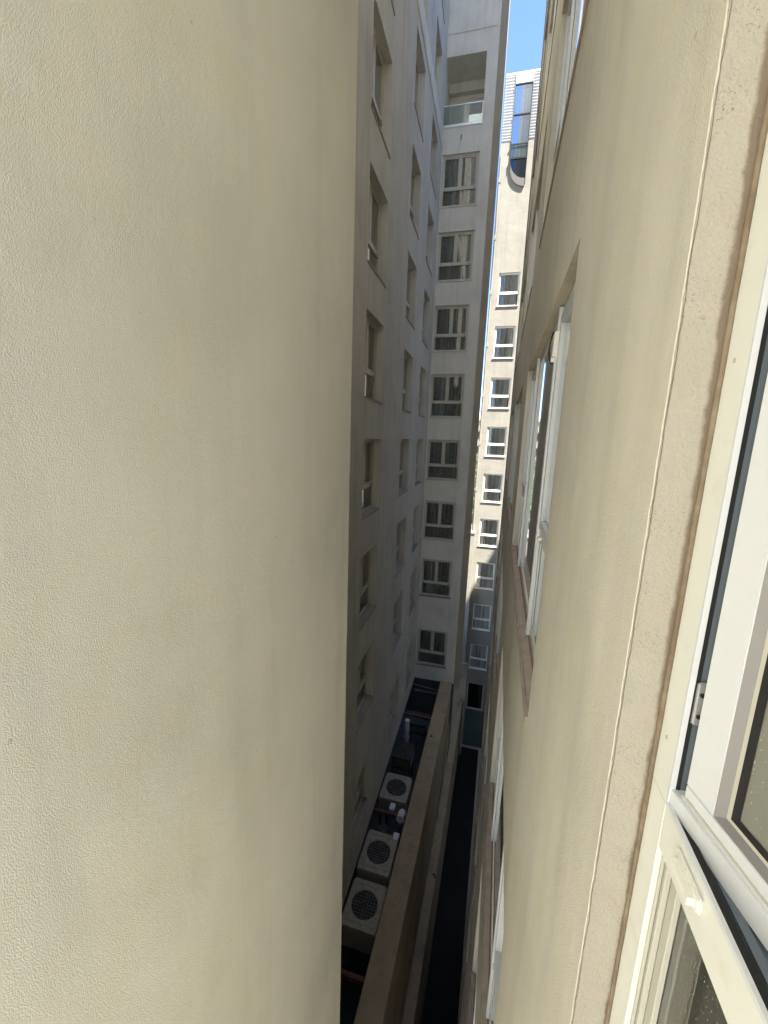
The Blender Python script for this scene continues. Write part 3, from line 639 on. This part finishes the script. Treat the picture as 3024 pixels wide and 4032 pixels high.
# underside beams at the far end of the trench
mb = MB(); mb.box((-3.50, 20.25, -14.05), (-2.14, 20.45, -13.75)); tag(mb.build('concrete_beam', M['concrete']), 'concrete beam under the white facade at the far end of the service trench', 'beam')
mb = MB(); mb.box((-0.75, -0.05, -0.02), (0.72, 0.05, 0.03)); o = mb.build('timber_plank', M['redsteel']); o.location = (-2.85, 20.1, -13.35); o.rotation_euler = (0.2, 0.16, 0.12); tag(o, 'old brown plank lying aslant in the far end of the trench', 'plank')
def ac_unit(loc, w, l, h, label, m='acbody'):
    e = empty('air_conditioner', loc, 0, label=label, cat='air conditioner', group='cooling units in the service trench')
    mb = MB(); mb.box((-w/2, -l/2, -h), (w/2, l/2, -0.03)); mb.bevel(0.02, 2); mb.build('casing', M[m], e)
    mb = MB(); r = min(w, l)*0.385; n = 40                    # top plate with a round hole
    sq = []; 
    for i in range(n):
        a = 2*math.pi*i/n; c_, s_ = math.cos(a), math.sin(a); k_ = 1/max(abs(c_)/(w/2), abs(s_)/(l/2)); sq.append((c_*k_, s_*k_))
    inn = [(math.cos(2*math.pi*i/n)*r, math.sin(2*math.pi*i/n)*r) for i in range(n)]
    T = [mb.bm.verts.new((x, y, 0)) for x, y in sq]; I = [mb.bm.verts.new((x, y, 0.0)) for x, y in inn]; D = [mb.bm.verts.new((x*0.96, y*0.96, -0.028)) for x, y in inn]; S = [mb.bm.verts.new((x, y, -0.035)) for x, y in sq]
    for i in range(n):
        j = (i+1) % n; mb.bm.faces.new((T[i], T[j], I[j], I[i])); mb.bm.faces.new((I[i], I[j], D[j], D[i])); mb.bm.faces.new((S[i], S[j], T[j], T[i]))
    q = 0.40*w; ql = 0.40*l
    for a, b, c2, d2 in ((-q, -ql, q, -ql+0.02), (-q, ql-0.02, q, ql), (-q, -ql, -q+0.02, ql), (q-0.02, -ql, q, ql)): mb.box((a, b, 0.001), (c2, d2, 0.014))
    mb.build('top_cover', M[m], e)
    mb = MB(); mb.cyl((0, 0, -0.0245), r*0.95, 0.006, 'Z', 40); fan = mb.build('fan', M['acdark'], e)
    mb = MB()
    for k_ in range(9):
        x = -r+2*r*(k_+0.5)/9; hl = math.sqrt(r*r-x*x); mb.box((x-.004, -hl, 0.004), (x+.004, hl, 0.008)); mb.box((-hl, x-.004, 0.009), (hl, x+.004, 0.013))
    mb.build('grille', M['acgrille'], e)
    mb = MB(); mb.cyl((0, 0, 0.0), 0.08, 0.03, 'Z', 16)
    for k_ in range(4):
        a = k_*math.pi/2; mb.prism([(0.05*math.cos(a), 0.05*math.sin(a)), (r*.85*math.cos(a-.25), r*.85*math.sin(a-.25)), (r*.85*math.cos(a+.25), r*.85*math.sin(a+.25))], lambda u, v, d: (u, v, d), -0.02, -0.012)
    mb.build('fan_blade', M['blade'], fan)
    mb = MB()
    for i in range(14):
        z = -0.12-i*(h-.2)/14; mb.box((-w/2+.05, -l/2-.006, z-.012), (w/2-.05, -l/2+.001, z)); mb.box((w/2-.001, -l/2+.05, z-.012), (w/2+.006, l/2-.05, z))
    mb.build('side_louvre', M['acgrille'], e)
    rnd = random.Random(int(loc[1]*10)); mb = MB()
    mb.tube([(-w/2+.1, l/2-.01, -.35), (-w/2+.1, l/2+.1+rnd.random()*.05, -.38), (-w/2-.02, l/2+.14, -.5-rnd.random()*.2), (-w/2-.12, l/2+.05, -.9), (-w/2-.2, l/2, -1.6)], 0.022); mb.build('hose', M['cable'], e)
    for sx in (-1, 1):
        for sy in (-1, 1): mb = MB(); mb.box((sx*(w/2-.06)-.03, sy*(l/2-.06)-.03, -16.2-loc[2]), (sx*(w/2-.06)+.03, sy*(l/2-.06)+.03, -h)); mb.build('leg', M['redsteel'], e)
    return e
ac_unit((-2.80, 6.05, -13.35), 1.04, 1.25, 0.75, 'air conditioner nearest the camera, cut by the bottom edge of the photo')
ac_unit((-2.72, 9.17, -13.30), 1.03, 1.27, 0.75, 'beige air conditioner with round fan grille, second from the camera')
ac_unit((-2.77, 10.75, -13.30), 1.03, 1.33, 0.75, 'beige air conditioner with round fan grille, third from the camera')
ac_unit((-2.83, 13.35, -13.30), 1.04, 1.20, 0.75, 'beige air conditioner with a white duct elbow at its front corner')
ac_unit((-3.15, 16.1, -14.0), 0.85, 1.00, 0.6, 'dark low air conditioner behind the one with the white duct', 'concrete')
ac_unit((-3.05, 19.2, -14.6), 0.95, 1.0, 0.6, 'dark air conditioner deep at the far end of the trench', 'concrete')  # casing takes the dark concrete colour
for i, (y, lab) in enumerate(((7.52, 'red brown steel beam across the trench at the bottom of the photo'), (12.12, 'red brown steel beam across the trench in front of the white duct'), (17.55, 'red brown steel beam across the far part of the trench'))):
    mb = MB(); mb.box((-3.55, -0.05, -0.012), (-2.137, 0.05, 0)); mb.box((-3.55, -0.006, -0.10), (-2.137, 0.006, -0.0125)); mb.box((-3.55, -0.05, -0.112), (-2.137, 0.05, -0.1005))
    o = mb.build('steel_beam', M['redsteel']); o.location = (0, y, -13.2); tag(o, lab, 'beam', 'steel beams across the trench')
dw = empty('duct_elbow', (-2.36, 12.42, -13.28), label='white curved duct elbow standing at the corner of an air conditioner', cat='duct')
mb = MB(); pts = [(0, 0.30*math.cos(t)-0.1, 0.30*math.sin(t)-0.22) for t in [math.pi*0.5*i/10 for i in range(11)]]; pts = [(0, -0.35, -0.0)] + [(0, -0.35+0.3*math.sin(t)+.1, 0.02-0.3*(1-math.cos(t))) for t in [math.pi/2*i/8 for i in range(9)]] + [(0, 0.05, -0.8)]
mb.tube(pts, 0.13, 16); mb.build('duct', M['duct'], dw, smooth=True)
mb = MB(); mb.tube([(0, -0.38, 0), (0, -0.33, 0)], 0.15, 16); mb.build('flange', M['duct'], dw)
for loc, s, lab in (((-2.72, 12.32, -13.2), (0.09, 0.13, 0.1), 'small white junction box lying on the red steel beam'), ((-2.36, 11.42, -13.45), (0.1, 0.16, 0.14), 'small white box hanging on the parapet side below the steel beam')):
    mb = MB(); mb.box((-s[0], -s[1], 0), (s[0], s[1], s[2])); mb.bevel(0.012, 2); mb.box((-s[0]*.7, -s[1]*.7, s[2]), (s[0]*.7, s[1]*.7, s[2]+.012)); o = mb.build('junction_box', M['duct']); o.location = loc; tag(o, lab, 'box')
mb = MB(); mb.cyl((-3.25, 17.2, -14.6), 0.11, 2.6, 'Z', 16); mb.cyl((-3.25, 17.2, -14.2), 0.13, 0.06, 'Z', 16); mb.cyl((-3.25, 17.2, -15.2), 0.13, 0.06, 'Z', 16); tag(mb.build('vent_pipe', M['duct']), 'grey vertical pipe under the far steel beam', 'pipe')
mb = MB(); mb.cyl((-2.9, 11.75, -14.6), 0.16, 2.2, 'Z', 16); mb.cyl((-2.9, 11.75, -13.55), 0.18, 0.06, 'Z', 16); tag(mb.build('vent_pipe', M['concrete']), 'dark thick pipe standing under the middle steel beam', 'pipe')
mb = MB(); mb.box((-6.4, 26.45, ZG+0.01), (-1.0, 26.6, -15.2)); tag(mb.build('added_screen_wall', M['edge']), 'short wall added to hide the sunlit ground beside the tower foot', 'wall')  # added to cover sunlit ground showing through the gap
# cables
mb = MB(); mb.tube([(-1.40, 25.9, -19.8), (-1.42, 25.8, -18.6), (-1.36, 25.6, -17.6), (-1.22, 25.3, -17.15), (-1.10, 25.1, -17.3), (-1.08, 24.9, -18.3), (-1.12, 24.6, -19.8), (-1.0, 24.2, -21.2), (-0.8, 24, -22.2)], 0.022)
tag(mb.build('hanging_cable', M['cable']), 'black cable looped over the far end of the ledge wall', 'cable')
mb = MB(); mb.tube([(-1.50, 20.2, -13.4), (-1.47, 20.0, -14.0), (-1.49, 19.0, -15.0), (-1.48, 17.8, -16.4), (-1.50, 16.6, -17.8)], 0.012)
tag(mb.build('wall_wire', M['cable']), 'thin wire running down the alley side of the parapet', 'cable')
for i in range(3):
    pass
# bird mess / grime marks on copings
def blotch(c, r, lab, seed):
    rnd = random.Random(seed); mb = MB()
    for q in range(4):
        cx, cy = c[0]+rnd.uniform(-r, r), c[1]+rnd.uniform(-r, r); rr = r*rnd.uniform(.4, .8)
        mb.prism([(cx+rr*math.cos(a)*rnd.uniform(.6, 1.1), cy+rr*math.sin(a)*rnd.uniform(.6, 1.1)) for a in [2*math.pi*i/10 for i in range(10)]], lambda u, v, d: (u, v, d), c[2]+q*.0012, c[2]+0.004+q*.0012)
    tag(mb.build('debris', M['blackmetal']), lab, 'debris')
blotch((-1.93, 16.1, -13.0), 0.06, 'dark dry leaf scraps on the wide parapet coping', 2)
blotch((-1.27, 14.2, -17.9), 0.07, 'small dark clump lying on the narrow ledge wall', 5)

# unseen block added on the right to dim the court and shade the tower
nb = empty('added_shade_building', (12.205, 21, ZG), label='plain unseen building, added on the right to shade the foot of the tower', cat='building')
mb = MB(); wall_holes(mb, lambda u, v, w: (w, u, v), -6.2, 12.0, 0, 43.2, [(-4.8+3*i, -3.4+3*i, 1.2+3*j, 2.9+3*j) for i in range(4) for j in range(13)], 0.3)
mb.box((0.3, -6.2, 0), (8, 12.0, 43.2)); mb.build('wall', M['sun'], nb)
# ================================================================== FAR SLIVER beyond the tower
fb = empty('distant_building', tr(-4.5, 88, ZG), AL, label='far pale building glimpsed in the gap left of the sunlit tower', cat='building')
mb = MB(); wall_holes(mb, lambda u, v, w: (u, w, v), 0, 9, 0, 26, [(0.6+1.5*i, 1.5+1.5*i, 1.2+3*j, 2.8+3*j) for i in range(5) for j in range(8)], 0.3)
mb.build('wall', M['sun'], fb)
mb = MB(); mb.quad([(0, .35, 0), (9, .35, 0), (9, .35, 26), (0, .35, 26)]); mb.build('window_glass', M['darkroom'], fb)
mb = MB(); mb.box((-0.2, -.3, 26), (9.2, 6, 26.5)); mb.build('roof', M['louvre'], fb)
lf = dirty('leaf_green', (0.05, 0.085, 0.03), (0.10, 0.14, 0.05), 3, 0.4, 0.6, 0.9, 0.7)
bark = mat('bark', (0.12, 0.09, 0.06), 0.9)
for k, (n_, s_, zc, h_) in enumerate(((-1.5, 64, -9.0, 3.6), (-2.2, 70, -5.6, 3.4))):
    t = empty('tree', tr(n_, s_, ZG), 0, label=('dark green tree far off in the narrow gap beside the tower', 'taller green tree behind the first, in the gap beside the tower')[k], cat='tree')
    mb = MB(); top = zc-ZG; mb.tube([(0, 0, 0), (0.1, 0, top*.4), (0.05, .1, top*.8), (0, 0, top)], [.28, .22, .16, .08])
    for a in range(5): mb.tube([(0, 0, top*.75), (1.2*math.cos(a*1.3), 1.2*math.sin(a*1.3), top+.6)], [.09, .04])
    mb.build('trunk', bark, t)
    mb = MB(); rnd = random.Random(k)
    for q in range(2600):
        d = Vector((rnd.gauss(0, 1), rnd.gauss(0, 1), rnd.gauss(0, 1))).normalized()*rnd.random()**.4
        if noise.noise(d*2.1+Vector((k*5, 0, 0))) < -0.12: continue
        p = Vector((d.x*h_*.85, d.y*h_*.85, top+d.z*h_)); a = Vector((rnd.gauss(0, 1), rnd.gauss(0, 1), rnd.gauss(0, 1))).normalized()*.17; b_ = a.orthogonal().normalized()*.12
        mb.quad([p-a, p+b_, p+a, p-b_])
    mb.build('crown', lf, t)
